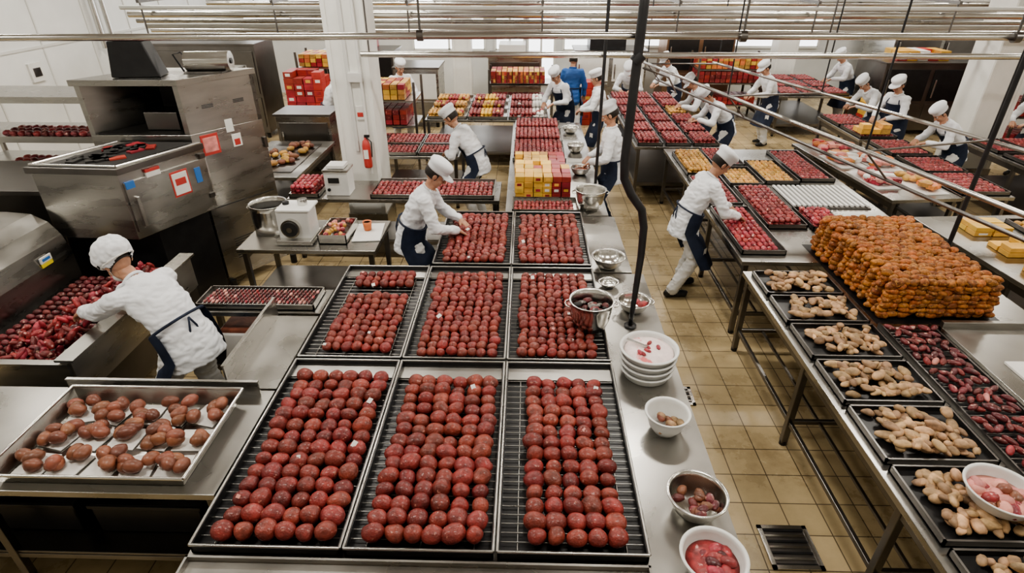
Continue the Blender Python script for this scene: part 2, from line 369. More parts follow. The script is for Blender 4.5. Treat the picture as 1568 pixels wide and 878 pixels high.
for (x0,x1,y0,y1,mx,ly) in [(2.18,2.62,5.3,6.5,MEAT,1),(2.66,3.1,5.95,7.2,BALL2,2),(3.14,3.52,5.9,6.5,MEAT,2),(2.18,2.6,6.6,7.6,BALL2,1),(2.66,3.1,7.3,8.0,GOLD,1),(3.15,3.6,7.4,8.3,GOLD,1),(2.2,2.62,7.7,8.7,GOLD,2),(2.66,3.1,8.1,8.9,BALL2,1),(3.65,4.1,7.5,8.8,BALL2,1)]:
    sausage_tray('cured_meat_tray',x0,x1,y0,y1,Z,.06,.095,mx,layers=ly,tray=STEELD)
b=MB()
b.bx(3.16,4.1,6.55,7.3,Z,Z+.01,STEELD)
for i in range(15): b.box((3.2+i*.062,6.92,Z+.03),(.03,.7,.02),PLAST)
b.build('slatted_cooling_rack',(3.6,6.9,Z))
for j in range(6):
    y=9.15+j*.64
    for x0,mx in ((1.76,BALL2),(2.2,BALL2),(2.64,random.choice([GOLD,BALL2,BALL2]))):
        sausage_tray('cured_meat_tray',x0,x0+.4,y,y+.6,Z,.065,.1,mx,tray=STEELD,layers=2)
for j,y in enumerate((7.05,7.86,8.68,9.63,10.42)):
    sausage_tray('cured_meat_tray',5.48,6.07,y,y+.74,Z,.065,.1,BALL2,tray=STEELD)
for j in range(3):
    for x0 in (5.45,5.95,6.45): sausage_tray('cured_meat_tray',x0,x0+.46,13.05+j*.8,13.75+j*.8,Z,.08,.12,BALL2,tray=STEELD)
for j in range(3):
    for x0 in (7.15,7.65): sausage_tray('cured_meat_tray',x0,x0+.46,7.25+j*.8,7.95+j*.8,Z,.07,.11,BALL2,tray=STEELD)
cartons('carton_stack',8.15,8.55,8.0,9.6,Z,.24,.12,.16,.08,[ORG,YEL,REDB])
cartons('carton_stack',7.2,8.0,7.28,7.6,Z+.06,.16,.14,.16,.08,[ORG,GREEN,YEL])
for a in ((4.75,5.15,4.75,5.05),(4.8,5.28,5.3,5.66),(4.9,5.3,4.2,4.5),(4.8,5.2,5.8,6.1)): cartons('carton_stack',*a,Z,.1,.2,.15,.05,[YEL])
sausage_tray('cured_meat_tray',5.35,6.05,4.3,5.3,Z,.065,.1,BALL2,tray=STEELD)
sausage_tray('cured_meat_tray',5.4,6.0,5.4,6.2,Z,.065,.1,GOLD,tray=STEELD)
def ham(name,cx,cy,z,w,d,n,mats):
    b=MB(); b.bx(-w/2,w/2,-d/2,d/2,0,.012,PLAST)
    for i in range(n):
        m=random.choice(mats)
        if random.random()<.5: b.box((random.uniform(-.36,.36)*w,random.uniform(-.36,.36)*d,.04+random.random()*.05),(.14,.09,.05),m,rz=random.uniform(0,3))
        else: b.ball((random.uniform(-.36,.36)*w,random.uniform(-.36,.36)*d,.055+random.random()*.04),(.08,.06,.04),m,(10,6),rotz(random.uniform(0,3)),lump=.15)
    o=b.build(name,(0,0,0)); o.location=(cx,cy,z); o.rotation_euler[2]=math.radians(6)
ham('sliced_ham_tray',4.68,7.6,Z,.4,.7,34,[PINK,PAPER,MEAT]); ham('sliced_ham_tray',4.62,8.4,Z,.4,.6,34,[PINK,ORG,PAPER,GOLD]); ham('sliced_ham_tray',5.05,8.3,Z,.36,.7,30,[PINK,ORG,PAPER]); ham('sliced_ham_tray',5.12,7.4,Z,.36,.7,24,[PINK,GOLD,ORG]); ham('sliced_ham_tray',4.78,9.05,Z,.7,.4,28,[PINK,MEAT,ORG])
cartons('carton_stack',5.47,5.95,9.65,9.95,Z+.07,.16,.16,.15,.08,[YEL,GOLD])
def pile_tray(name,x0,x1,y0,y1,z,n,m,r,lay=.05,tray=STEELD,q=(12,8)):
    b=MB(); b.bx(x0,x1,y0,y1,z,z+.008,BLACK)
    for a in ((x0,x0+.012,y0,y1),(x1-.012,x1,y0,y1),(x0,x1,y0,y0+.012),(x0,x1,y1-.012,y1)): b.bx(*a,z,z+.045,tray)
    for i in range(n):
        x=random.uniform(x0+.09,x1-.07); y=random.uniform(y0+.07,y1-.06); rr=r*random.uniform(.75,1.2)
        el=random.uniform(1.0,1.6)
        b.ball((x,y,z+.012+rr*.55+random.random()**2*lay),(rr*el,rr*.8,rr*.6),m,q,np.array(Matrix.Rotation(random.uniform(0,3.1),3,'Z')@Matrix.Rotation(random.uniform(-.35,.35),3,'X')),lump=.30)
    b.build(name,((x0+x1)/2,(y0+y1)/2,z))
ys=[4.9,4.45,4.0,3.52,3.02,2.5,1.95,1.3]
for i in range(7):
    pile_tray('mushroom_tray',2.14,2.80,ys[i+1]+.02,ys[i]-.02,Z,[68,68,76,84,88,92,118][i],NUG,.034)
def sausage_stack():
    b=MB()
    x0,x1,y0,y1=2.92,3.86,4.12,5.50; nx,ny,nk=12,20,8
    dx=(x1-x0)/nx; dy=(y1-y0)/ny
    for k in range(nk):
        ins=.006*k
        for j in range(ny):
            for i in range(nx):
                if k<nk-1 and 0<i<nx-1 and 0<j<ny-1: continue
                if k==nk-1 and random.random()<.05: continue
                x=x0+ins+(i+.5)*dx*(1-.01*k)+(.012 if j%2 else -.012)+random.uniform(-.01,.01); y=y0+(j+.5)*dy+random.uniform(-.01,.01)
                z=Z+.040+k*.042+random.uniform(-.005,.007)
                b.ball((x,y,z),(.052,.035,.031),SAUS,(12,8),rotz(random.uniform(-.7,.7)),lump=.30)
    b.bx(x0+.08,x1-.08,y0+.08,y1-.08,Z,Z+.30,SAUS)
    b.build('fried_sausage_stack',(3.4,4.8,Z))
sausage_stack()
b=MB(); b.bx(2.88,3.92,4.06,5.56,.8802,.8818,BLACK); b.build('serving_board',(3.4,4.9,.88))
def redsaus():
    b=MB(); x0,x1,y0,y1=2.86,3.26,1.5,4.0
    b.bx(x0,x1,y0,y1,Z,Z+.008,BLACK)
    for x in (x0,x1): b.bx(x-.006,x+.006,y0,y1,Z,Z+.05,STEELD)
    for i in range(60):
        y=y0+.03+i*.0415; b.cyl((x0,y,Z+.02),(x1,y,Z+.02),.0035,ROD,5)
    for j in range(26):
        for i in range(6):
            x=x0+.045+i*.06+random.uniform(-.015,.015); y=y0+.06+j*.094+random.uniform(-.02,.02)
            b.ball((x,y,Z+.045+random.random()*.03),(.022,.045,.02),random.choice([MEATD,MEATD,BALL2,MEATD,PINK]) if random.random()<.5 else MEATD,(12,8),rotz(random.uniform(-1.1,1.1)),lump=.25)
    b.build('red_sausage_tray',(3.06,2.7,Z))
redsaus()
b=MB(); b.bx(3.34,4.1,2.5,4.0,Z,Z+.03,STEEL); b.bx(3.34,4.1,3.96,4.0,Z,Z+.08,STEEL); b.bx(3.5,3.9,3.0,3.5,Z+.03,Z+.05,PAPER); 
for i in range(14): b.ball((3.5+random.random()*.35,3.0+random.random()*.35,Z+.07),(.05,.03,.02),PINK,(10,6),rotz(random.random()*3))
b.build('steel_cutting_board',(3.7,3.2,Z),.004)
# ------------------------------------------------------------------ vessels
def bowl(name,x,y,z,r,h,m,cm=None,n=0,cr=.03,rb=None,flat=None,handles=False,fill=.55):
    b=MB(); rb=rb or r*.55
    inn=[(r+.012,h+.004),(r,h+.002),(r-.006,h-.004),(r*.95,h*.82),(rb+(r-rb)*.55-.006,h*.35),(rb-.01,.012),(.0001,.012)]
    out=[(.0001,0),(rb,0),(rb+(r-rb)*.6,h*.35),(r*.98,h*.82),(r+.004,h-.006),(r+.012,h-.004)]
    b.lathe(out+inn,(x,y,z),m,40)
    if flat:
        b.lathe([(.0001,h*fill+.02),(r*.6,h*fill+.015),(rb+(r-rb)*.75,h*fill)],(x,y,z),flat,32)
    for i in range(n):
        a=random.uniform(0,6.28); q=math.sqrt(random.random())*(rb+(r-rb)*.5)*.85
        b.ball((x+q*math.cos(a),y+q*math.sin(a),z+h*fill*random.uniform(.6,1)+ .02),(cr*1.4,cr,cr*.8),cm if not isinstance(cm,list) else random.choice(cm),(10,6),rotz(random.uniform(0,3)),lump=.2)
    if handles:
        for sg in (-1,1):
            a=np.linspace(0,math.pi,9); b.tube([(x+sg*(r+.005+.035*math.sin(t)),y+.05*math.cos(t),z+h*.85) for t in a],.007,STEELB,6)
    b.build(name,(x,y,z))
ZC=.882
bowl('mixing_bowl',.92,1.80,ZC,.15,.13,PLAST,n=16,cm=[MEAT,BALL2,MEATD],cr=.032,flat=MEAT)
bowl('steel_bowl',.93,2.16,ZC,.15,.14,STEELB,n=18,cm=[BROWN,MEATD],cr=.026)
bowl('mixing_bowl',.90,2.78,ZC,.13,.15,PLAST,n=9,cm=[BROWN,NUG],cr=.024,fill=.4)
b=MB()
for k in range(4):
    z=ZC+.002+k*.055; r=.175+k*.006
    b.lathe([(.0001,0),(r*.92,0),(r,.05),(r+.014,.052),(r+.014,.062),(r-.004,.062),(r-.01,.045),(r*.9,.008 if k==3 else .004),(.0001,.008)],(.88,3.36,z),PLAST,40)
b.lathe([(.0001,.225),(.12,.215),(.17,.2),(.174,.19)],(.88,3.36,ZC),SALT,30)
for i in range(6): b.ball((.88+random.uniform(-.08,.08),3.36+random.uniform(-.08,.08),ZC+.225),(.03,.015,.01),MEAT,(10,6),rotz(random.random()*3))
b.box((.80,3.40,ZC+.236),(.02,.16,.006),STEELB,rz=.9)
b.build('tub_stack',(.88,3.36,ZC))
bowl('steel_bucket',.52,3.86,.952,.165,.24,STEELB,n=30,cm=[STEELD,MEATD,DARK],cr=.03,rb=.12,handles=True,fill=.7)
bowl('steel_bowl',.92,4.22,ZC,.13,.10,STEELB,n=3,cm=[MEAT],cr=.03,handles=True)
bowl('steel_bowl',.80,5.0,ZC,.15,.12,STEELB,rb=.08)
bowl('steel_bowl',.76,4.62,ZC,.08,.05,STEELB)
bowl('steel_bucket',.76,6.5,ZC,.175,.24,STEELB,rb=.11,handles=True)
bowl('steel_bowl',.74,7.75,ZC,.13,.1,STEELB,n=5,cm=[BROWN],flat=BROWN)
bowl('steel_bowl',.75,8.8,ZC,.13,.12,STEELB); bowl('steel_bowl',.74,9.9,ZC,.13,.1,STEELB)
bowl('mixing_bowl',2.54,2.2,ZC+.05,.17,.12,PLAST,n=30,cm=[PINK,MEAT,BROWN],cr=.035,flat=PINK)
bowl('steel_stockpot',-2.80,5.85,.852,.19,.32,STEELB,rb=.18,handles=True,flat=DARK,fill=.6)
# ------------------------------------------------------------------ left tray
def potato_tray():
    b=MB(); x0,x1,y0,y1=-3.02,-1.87,2.21,2.98; z=ZC; h=.11; s=.05
    b.bx(x0+s,x1-s,y0+s,y1-s,z,z+.008,STEEL)
    P=[(x0+s,y0+s),(x1-s,y0+s),(x1-s,y1-s),(x0+s,y1-s)]; Q=[(x0,y0),(x1,y0),(x1,y1),(x0,y1)]
    for i in range(4):
        p,q=P[i],P[(i+1)%4]; r,t=Q[(i+1)%4],Q[i]
        b.quad([(*p,z),(*q,z),(*r,z+h),(*t,z+h)],STEEL)
        b.cyl((*t,z+h),(*r,z+h),.010,STEELB,8)
    for k in range(5):
        for j in range(3):
            cx=x0+.16+k*.205; cy=y0+.17+j*.22
            b.box((cx,cy,z+.014+.002*(k%2)),(.18,.18,.006),PAPER,rz=random.uniform(-.25,.25))
            for i in range(5):
                a=random.uniform(0,3.1)
                b.ball((cx+random.uniform(-.08,.08),cy+random.uniform(-.08,.08),z+.050+random.random()*.03),(.056,.041,.038),BROWN,(12,8),rotz(a),lump=.14)
    b.build('potato_tray',(-2.45,2.6,z))
potato_tray()
b=MB()
b.bx(-3.12,-1.80,3.05,3.062,.88,.985,STEEL); b.bx(-3.12,-1.80,3.045,3.067,.985,.995,STEELB)
b.bx(-2.06,-2.048,3.12,4.04,.88,1.06,STEEL); b.bx(-2.065,-2.043,3.12,4.04,1.06,1.07,STEELB)
b.build('steel_splash_guard',(-2.4,3.1,.88))
def skewer_tray():
    b=MB(); x0,x1,y0,y1=-2.80,-1.78,4.14,4.46; z=.882
    b.bx(x0,x1,y0,y1,z,z+.008,STEELD)
    for a in ((x0,x0+.012,y0,y1),(x1-.012,x1,y0,y1),(x0,x1,y0,y0+.012),(x0,x1,y1-.012,y1)): b.bx(*a,z,z+.05,STEEL)
    for i in range(26):
        x=x0+.05+i*.036
        b.cyl((x,y0+.03,z+.04),(x+.03,y1-.03,z+.04),.002,PAPER,5)
        for j in range(5): b.ball((x+.006*j,y0+.07+j*.045,z+.035),(.013,.024,.014),random.choice([MEATD]*7+[MEAT,PINK]),(8,5))
    b.build('skewer_tray',(-2.3,4.3,z))
skewer_tray()
b=MB(); b.bx(-2.7,-2.12,4.14,4.42,.285,.62,PAPER); b.bx(-2.66,-2.16,4.16,4.4,.62,.66,BROWN); b.build('storage_box',(-2.4,4.2,.28),.01)
# ------------------------------------------------------------------ machines at left
def trough():
    b=MB(); 
    b.bx(-4.42,-3.3,3.3,5.0,.30,.62,STEELD)
    b.bx(-3.36,-3.28,3.3,5.0,.62,.95,STEEL); b.bx(-3.38,-3.24,3.28,5.02,.95,.97,STEEL)
    b.bx(-4.42,-3.3,3.28,3.34,.62,.93,STEEL)
    for i in range(22): b.cyl((-4.4,3.36+i*.075,.70),(-3.36,3.36+i*.075,.70),.012,BLACK,6)
    for x in (-4.35,-3.35):
        for y in (3.36,4.94): b.bx(x-.03,x+.03,y-.03,y+.03,0,.3,STEELD)
    for i in range(330):
        t=random.random(); y=3.42+t*1.5
        x=-3.72+random.gauss(0,.11)+(y-4.2)*.12
        b.ball((min(max(x,-4.1),-3.44),y,.74+random.random()*.17),(.055,.03,.02),random.choice([MEAT,MEATD,MEAT,BALL2]),(10,6),rr3(),lump=.3)
    for j in range(20):
        for i in range(4): b.ball((-4.34+i*.085,3.42+j*.078,.735),(.038,.03,.026),MEATD,(10,6),lump=.2)
    b.build('meat_conveyor_trough',(-3.85,4.1,0))
trough()
def hood():
    b=MB()
    prof=[(-4.46,.3),(-4.46,.98),(-4.50,1.15),(-4.58,1.28),(-4.72,1.36),(-4.95,1.38),(-5.7,1.38),(-5.7,.3)]
    y0,y1=3.4,5.04; k=len(prof)
    v=[(x,y0,z) for x,z in prof]+[(x,y1,z) for x,z in prof]
    f=[tuple(range(k)),tuple(range(2*k-1,k-1,-1))]+[(i,i+k,(i+1)%k+k,(i+1)%k) for i in range(k)]
    b.add(v,f,STEEL)
    for x,y in ((-5.6,3.5),(-5.6,4.95),(-4.56,3.5),(-4.56,4.95)): b.bx(x-.04,x+.04,y-.04,y+.04,0,.3,STEELD)
    b.bx(-4.462,-4.452,4.64,4.78,.98,1.02,STK_Y); b.bx(-4.465,-4.45,4.64,4.78,1.02,1.08,PAPER); b.bx(-4.468,-4.448,4.66,4.76,1.035,1.065,STK_B)
    b.bx(-5.6,-4.9,3.6,4.9,1.38,1.42,STEELD)
    b.build('tumbler_machine',(-5,4.3,0),.006)
hood()
def lin(p,q,t): return (p[0]+(q[0]-p[0])*t,p[1]+(q[1]-p[1])*t)
def oven():
    b=MB(); A=(-4.57,5.97);B=(-3.53,6.0);Cc=(-3.06,6.72);D=(-4.13,6.70)
    b.prism([A,B,Cc,D],.12,1.86,STEEL)
    b.prism([A,lin(A,B,.05),lin(D,Cc,.05),D],1.86,2.36,STEEL)
    b.prism([lin(A,B,.95),B,Cc,lin(D,Cc,.95)],1.86,2.36,STEEL)
    b.prism([lin(A,D,.94),lin(B,Cc,.94),Cc,D],1.86,2.36,STEELD)
    b.prism([(A[0]-.03,A[1]-.03),(B[0]+.02,B[1]-.03),(Cc[0]+.03,Cc[1]),(D[0]-.02,D[1])],2.36,2.42,STEEL)
    b.prism([lin(A,B,.08),lin(A,B,.9),lin(D,Cc,.9),lin(D,Cc,.08)],1.865,1.88,DARK)
    b.prism([lin(lin(A,B,.06),lin(D,Cc,.06),.9),lin(lin(A,B,.94),lin(D,Cc,.94),.9),lin(lin(A,B,.94),lin(D,Cc,.94),.93),lin(lin(A,B,.06),lin(D,Cc,.06),.93)],1.88,2.34,DARK)
    b.box((-3.85,6.25,1.98),(.35,.3,.18),STEELD)
    for x in (A,B,Cc,D): b.cyl((x[0]*.99,x[1],0),(x[0]*.99,x[1],.12),.04,BLACK)
    d=np.array([Cc[0]-B[0],Cc[1]-B[1]]); L=np.linalg.norm(d); d/=L; nrm=np.array([d[1],-d[0]]); ang=math.atan2(d[1],d[0])
    def plate(s,z,w,h,m,th=.006): 
        c=np.array(B)+d*s*L+nrm*th/2; b.box((c[0],c[1],z),(w,th,h),m,rz=ang)
    for s in (.3,.72): 
        for k in range(3): plate(s,2.1+k*.014,.13,.008,BLACK)
    plate(.22,1.72,.20,.22,STK_R); plate(.22,1.72,.16,.16,PINK,.008); plate(.52,1.87,.09,.14,PAPER); plate(.58,1.70,.11,.14,PAPER,.007); plate(.58,1.68,.07,.07,STK_R,.009)
    plate(.5,1.02,.9*L,.012,DARK)
    for k in range(9): plate(.5,.35+k*.03,.5,.01,BLACK)
    for s,z in ((.97,1.6),(.97,.5)): plate(s,z,.04,.12,STEELD,.03)
    plate(.08,1.45,.025,.35,STEELB,.04)
    b.build('industrial_oven',(-3.8,6.3,0),.006)
    b=MB(); A=(-4.62,5.12);B=(-3.78,5.08);Cc=(-3.40,5.93);D=(-4.28,5.95)
    b.prism([A,B,Cc,D],1.08,1.74,STEEL); b.prism([(A[0]-.03,A[1]-.03),(B[0]+.03,B[1]-.03),(Cc[0]+.02,Cc[1]),(D[0]-.03,D[1])],1.74,1.8,STEELD)
    b.prism([lin(A,B,.12),lin(A,B,.9),lin(D,Cc,.9),lin(D,Cc,.12)],1.8,1.806,DARK)
    b.prism([(-4.55,5.35),(-3.75,5.35),(-3.5,5.9),(-4.3,5.9)],.1,1.08,BLACK)
    for i in range(26):
        p=lin(lin(A,B,random.uniform(.2,.8)),lin(D,Cc,random.uniform(.2,.8)),random.uniform(.15,.85)); b.box((p[0],p[1],1.815),(.14,.08,.02),random.choice([MEATD,REDB,DARK,DARK,DARK]),rz=random.uniform(0,3))
    for sg in (0,1):
        p=lin(A,B,sg); q=lin(D,Cc,sg); b.cyl((p[0]*1.0,p[1]+.02,1.81),(q[0],q[1]-.03,1.81),.014,STEELB,8)
    b.cyl((A[0],A[1]+.02,1.81),(B[0],B[1]+.02,1.81),.014,STEELB,8)
    d=np.array([Cc[0]-B[0],Cc[1]-B[1]]); L=np.linalg.norm(d); d/=L; nrm=np.array([d[1],-d[0]]); ang=math.atan2(d[1],d[0])
    def plate(s,z,w,h,m,th=.006):
        c=np.array(B)+d*s*L+nrm*th/2; b.box((c[0],c[1],z),(w,th,h),m,rz=ang)
    plate(.48,1.4,.85,.5,STEEL,.02); plate(.62,1.48,.2,.26,STK_R,.024); plate(.62,1.48,.17,.22,PAPER,.028); plate(.62,1.5,.12,.07,STK_R,.03)
    plate(.85,1.5,.07,.16,STK_B,.026); plate(.35,1.66,.15,.05,PAPER,.026); plate(.35,1.70,.15,.03,STK_R,.028); plate(.08,1.62,.09,.07,STK_B,.026)
    plate(.1,1.35,.03,.3,STEELB,.05)
    for z in (1.68,1.25): plate(.95,z,.06,.05,STEELD,.04)
    for x,y in ((-4.5,5.4),(-3.75,5.4),(-3.55,5.85),(-4.3,5.85)): b.cyl((x,y,0),(x,y,.1),.04,BLACK)
    b.build('smoking_cabinet',(-4,5.5,0),.005)
oven()
b=MB(); R=rotz(.12)
v=[(-.24,-.13,0),(.24,-.13,0),(.22,.13,0),(-.22,.13,0),(-.20,-.10,.34),(.13,-.10,.34),(.13,.1,.34),(-.18,.1,.34)]
b.add(np.array(v)@R.T+np.array([-3.98,6.2,2.425]),[(0,3,2,1),(4,5,6,7),(0,1,5,4),(1,2,6,5),(2,3,7,6),(3,0,4,7)],BLACK)
b.box((-3.98,6.2,2.775),(.3,.2,.02),BLACK,rz=.12)
b.build('plastic_bin',(-3.98,6.2,2.42),.02)
b=MB(); b.cyl((-3.60,6.42,2.53),(-3.15,6.47,2.53),.10,STEELB,24); b.cyl((-3.62,6.415,2.53),(-3.14,6.475,2.53),.03,BLACK,12)
b.bx(-3.6,-3.2,6.32,6.56,2.424,2.44,STEELD); b.tube([(-3.64,6.4,2.43),(-3.72,6.4,2.6),(-3.64,6.42,2.62),(-3.59,6.42,2.55)],.01,BLACK,6)
b.build('foil_roll',(-3.4,6.45,2.42))
def rack(name,x0,x1,y0,y1,h,levels,contents=True,mats=(BALL2,MEATD)):
    b=MB()
    for x in (x0,x1):
        for y in (y0,y1): b.bx(x-.02,x+.02,y-.02,y+.02,0,h,STEEL)
    for z in levels:
        b.bx(x0,x1,y0,y1,z,z+.025,STEEL)
        b.bx(x0,x1,y0-.01,y0+.005,z-.02,z+.05,STEEL)
        if contents and z<max(levels):
            n=int((x1-x0-.1)/.09); o=random.uniform(.3,.6)
            for i in range(n):
                if i/n<o-.25: continue
                for j in range(3):
                    b.ball((x0+.08+i*.09,y0+.1+j*.12,z+.06),(.045,.055,.035),random.choice(mats),(8,5),lump=.2)
    b.build(name,((x0+x1)/2,(y0+y1)/2,0))
rack('storage_rack',-6.7,-4.72,6.45,7.2,2.12,[.5,.9,1.3,1.66,2.1])
b=MB(); b.bx(-6.4,-4.7,5.3,6.2,.1,1.45,STEELD); b.bx(-6.43,-4.67,5.27,6.22,1.45,1.5,STEELD); b.bx(-6.0,-5.97,5.25,5.3,.6,1.2,STEELB)
for x in (-6.3,-4.8):
    for y in (5.4,6.1): b.cyl((x,y,0),(x,y,.1),.04,BLACK)
b.build('refrigerated_cabinet',(-5.5,5.7,0),.006)
def grinder():
    b=MB(); x,y,z=-2.42,5.62,.852
    b.box((x,y,z+.03),(.38,.34,.06),STEELB); b.box((x,y+.03,z+.2),(.34,.26,.3),PLAST); b.box((x+.02,y+.03,z+.365),(.36,.3,.03),PLAST)
    b.cyl((x-.02,y-.10,z+.18),(x-.02,y-.15,z+.18),.10,STEELB,24); b.cyl((x-.02,y-.15,z+.18),(x-.02,y-.165,z+.18),.08,DARK,24); b.cyl((x-.02,y-.16,z+.18),(x-.02,y-.18,z+.18),.03,STEELB,12)
    b.cyl((x+.08,y+.05,z+.38),(x+.08,y+.05,z+.44),.05,STEELB,16); b.cyl((x-.1,y+.05,z+.38),(x-.1,y+.05,z+.41),.035,BLACK,16)
    b.build('meat_grinder',(x,y,z),.012)
grinder()
b=MB(); x0,x1,y0,y1=-2.18,-1.88,5.5,5.98; z=.852
b.bx(x0,x1,y0,y1,z,z+.01,STEEL)
for a in ((x0,x0+.01,y0,y1),(x1-.01,x1,y0,y1),(x0,x1,y0,y0+.01),(x0,x1,y1-.01,y1)): b.bx(*a,z,z+.10,STEELB)
for i in range(50): b.ball((random.uniform(x0+.04,x1-.04),random.uniform(y0+.04,y1-.04),z+.06+random.random()*.03),.025,random.choice([PINK,GOLD,MEAT]),(8,5),lump=.2)
b.build('seasoning_tray',(-2.03,5.7,z))
b=MB(); b.box((-1.72,5.8,.859),(.30,.46,.012),PLAST,rz=.1); b.build('cutting_board',(-1.74,5.8,.855),.003)
b=MB(); b.lathe([(.0001,0),(.04,0),(.05,.1),(.046,.1),(.038,.01),(.0001,.01)],(-1.74,5.85,.868),ORG,20); b.lathe([(.0001,.085),(.044,.085)],(-1.74,5.85,.868),YEL,20); b.build('orange_cup',(-1.74,5.85,.868))
b=MB(); x,y,z=-2.38,7.05,.852
b.box((x,y,z+.15),(.30,.26,.3),PLAST); b.box((x,y,z+.32),(.32,.28,.03),STEELB); b.box((x-.03,y-.135,z+.2),(.14,.01,.07),DARK); b.cyl((x-.1,y-.13,z+.08),(x-.1,y-.15,z+.08),.02,BLACK)
b.box((x,y,z+.36),(.22,.2,.04),PLAST); b.build('weighing_scale',(x,y,z),.01)
def carton_shelf(x0,x1,y0,y1,h=1.62):
    b=MB()
    for x in (x0,x1):
        for y in (y0,y1): b.bx(x-.02,x+.02,y-.02,y+.02,0,h,STEELD)
    nx=int((x1-x0-.1)/.128)
    for z in (.35,.85,h-.34): b.bx(x0,x1,y0,y1,z,z+.03,STEEL)
    for z,mm in ((.38,[REDB]),(.88,[REDB,BALL2]),(h-.31,[YEL,GOLD,REDB,ORG])):
        for i in range(nx):
            for j in range(4):
                for k in range(3 if z>.5 else 2):
                    b.box((x0+.1+i*.128,y0+.12+j*.18,z+.05+k*.085),(.11,.16,.08),random.choice(mm),rz=random.uniform(-.05,.05))
    b.build('carton_shelf',((x0+x1)/2,(y0+y1)/2,0))
carton_shelf(-3.05,-1.95,10.3,11.1); carton_shelf(8.9,10.8,7.2,8.0,1.4); carton_shelf(9.1,11,11.2,12,1.9); carton_shelf(4.0,5.6,14.4,15.2,1.5); carton_shelf(-.9,.6,14.2,14.9,1.2); carton_shelf(-5.0,-3.9,13.2,13.9,1.7)
def machine(name,x0,x1,y0,y1,h,m=STEEL,panel=None,extra=None):
    b=MB(); b.bx(x0,x1,y0,y1,.12,h,m); b.bx(x0-.03,x1+.03,y0-.03,y1+.03,h,h+.04,STEELD)
    for x in (x0+.08,x1-.08):
        for y in (y0+.08,y1-.08): b.cyl((x,y,0),(x,y,.12),.04,BLACK,8)
    w=(x1-x0); n=max(1,int(w/.8))
    for i in range(n):
        a=x0+w*i/n+.05; c=x0+w*(i+1)/n-.05
        b.bx(a,c,y0-.02,y0,h*.5,h-.1,panel or STEELB); b.bx(a,c,y0-.02,y0,.25,h*.46,m); b.bx(a+.04,a+.07,y0-.06,y0-.02,h*.55,h*.8,STEELB)
    if extra: b.bx(x0+.2*w,x0+.7*w,y0+.1,y1-.1,h+.04,h+.3,extra)
    b.build(name,((x0+x1)/2,(y0+y1)/2,0),.006)
machine('packaging_machine',-1.0,.35,15.6,16.6,1.25,STEEL,STEELD,PLAST)
machine('chest_freezer',-4.9,-3.2,14.6,15.6,1.5,STEELD,BLACK,REDB)
machine('sealing_machine',-3.0,-2.0,13.6,14.6,1.3,STEEL,PLAST)
machine('packaging_machine',1.2,3.0,15.6,16.6,1.4,STEEL,PLAST,BLACK)
machine('baking_oven',3.5,5.2,15.8,16.8,1.9,COPPER,BLACK)
machine('packaging_machine',7.6,9.6,13.2,14.4,1.5,STEELD,BLACK)
machine('cooling_cabinet',9.9,11.2,8.6,11,1.6,STEEL,BLACK,YEL)
machine('storage_cabinet',-7.9,-5.6,12.6,13.6,1.9,STEELD,STEELD)
machine('storage_cabinet',8.9,11.2,15.4,16.8,2.1,STEEL,STEELD)
cartons('carton_stack',7.9,9.0,13.4,14.0,1.54,.2,.22,.3,.1,[YEL,PAPER,STK_R,YEL])
rack('storage_rack',-5.6,-4.75,9.3,10.2,1.9,[.4,.8,1.2,1.55,1.88],mats=(REDB,STK_R))
cartons('carton_stack',-5.0,-4.2,12.3,12.9,0,1.5,.2,.28,.12,[REDB,REDB,STK_R])
cartons('carton_stack',7.0,7.6,12.2,12.8,0,1.0,.2,.28,.12,[YEL,ORG,REDB]); cartons('carton_stack',.9,1.7,13.9,14.4,0,1.1,.2,.24,.14,[BLUE,STK_R])
table('packing_table',-4.2,-3.15,7.6,9.4,.85); machine('chopping_machine',-4.15,-3.25,9.6,10.2,1.2,STEEL,STEELD)
b=MB(); 
for i in range(30): b.ball((random.uniform(-3.9,-3.4),random.uniform(8,9.1),.9),(.07,.05,.04),random.choice([GOLD,BROWN]),(8,5),rotz(random.random()*3),lump=.2)
b.bx(-4.0,-3.3,7.8,9.2,.852,.862,STEELD); b.build('pastry_tray',(-3.6,8.5,.852))
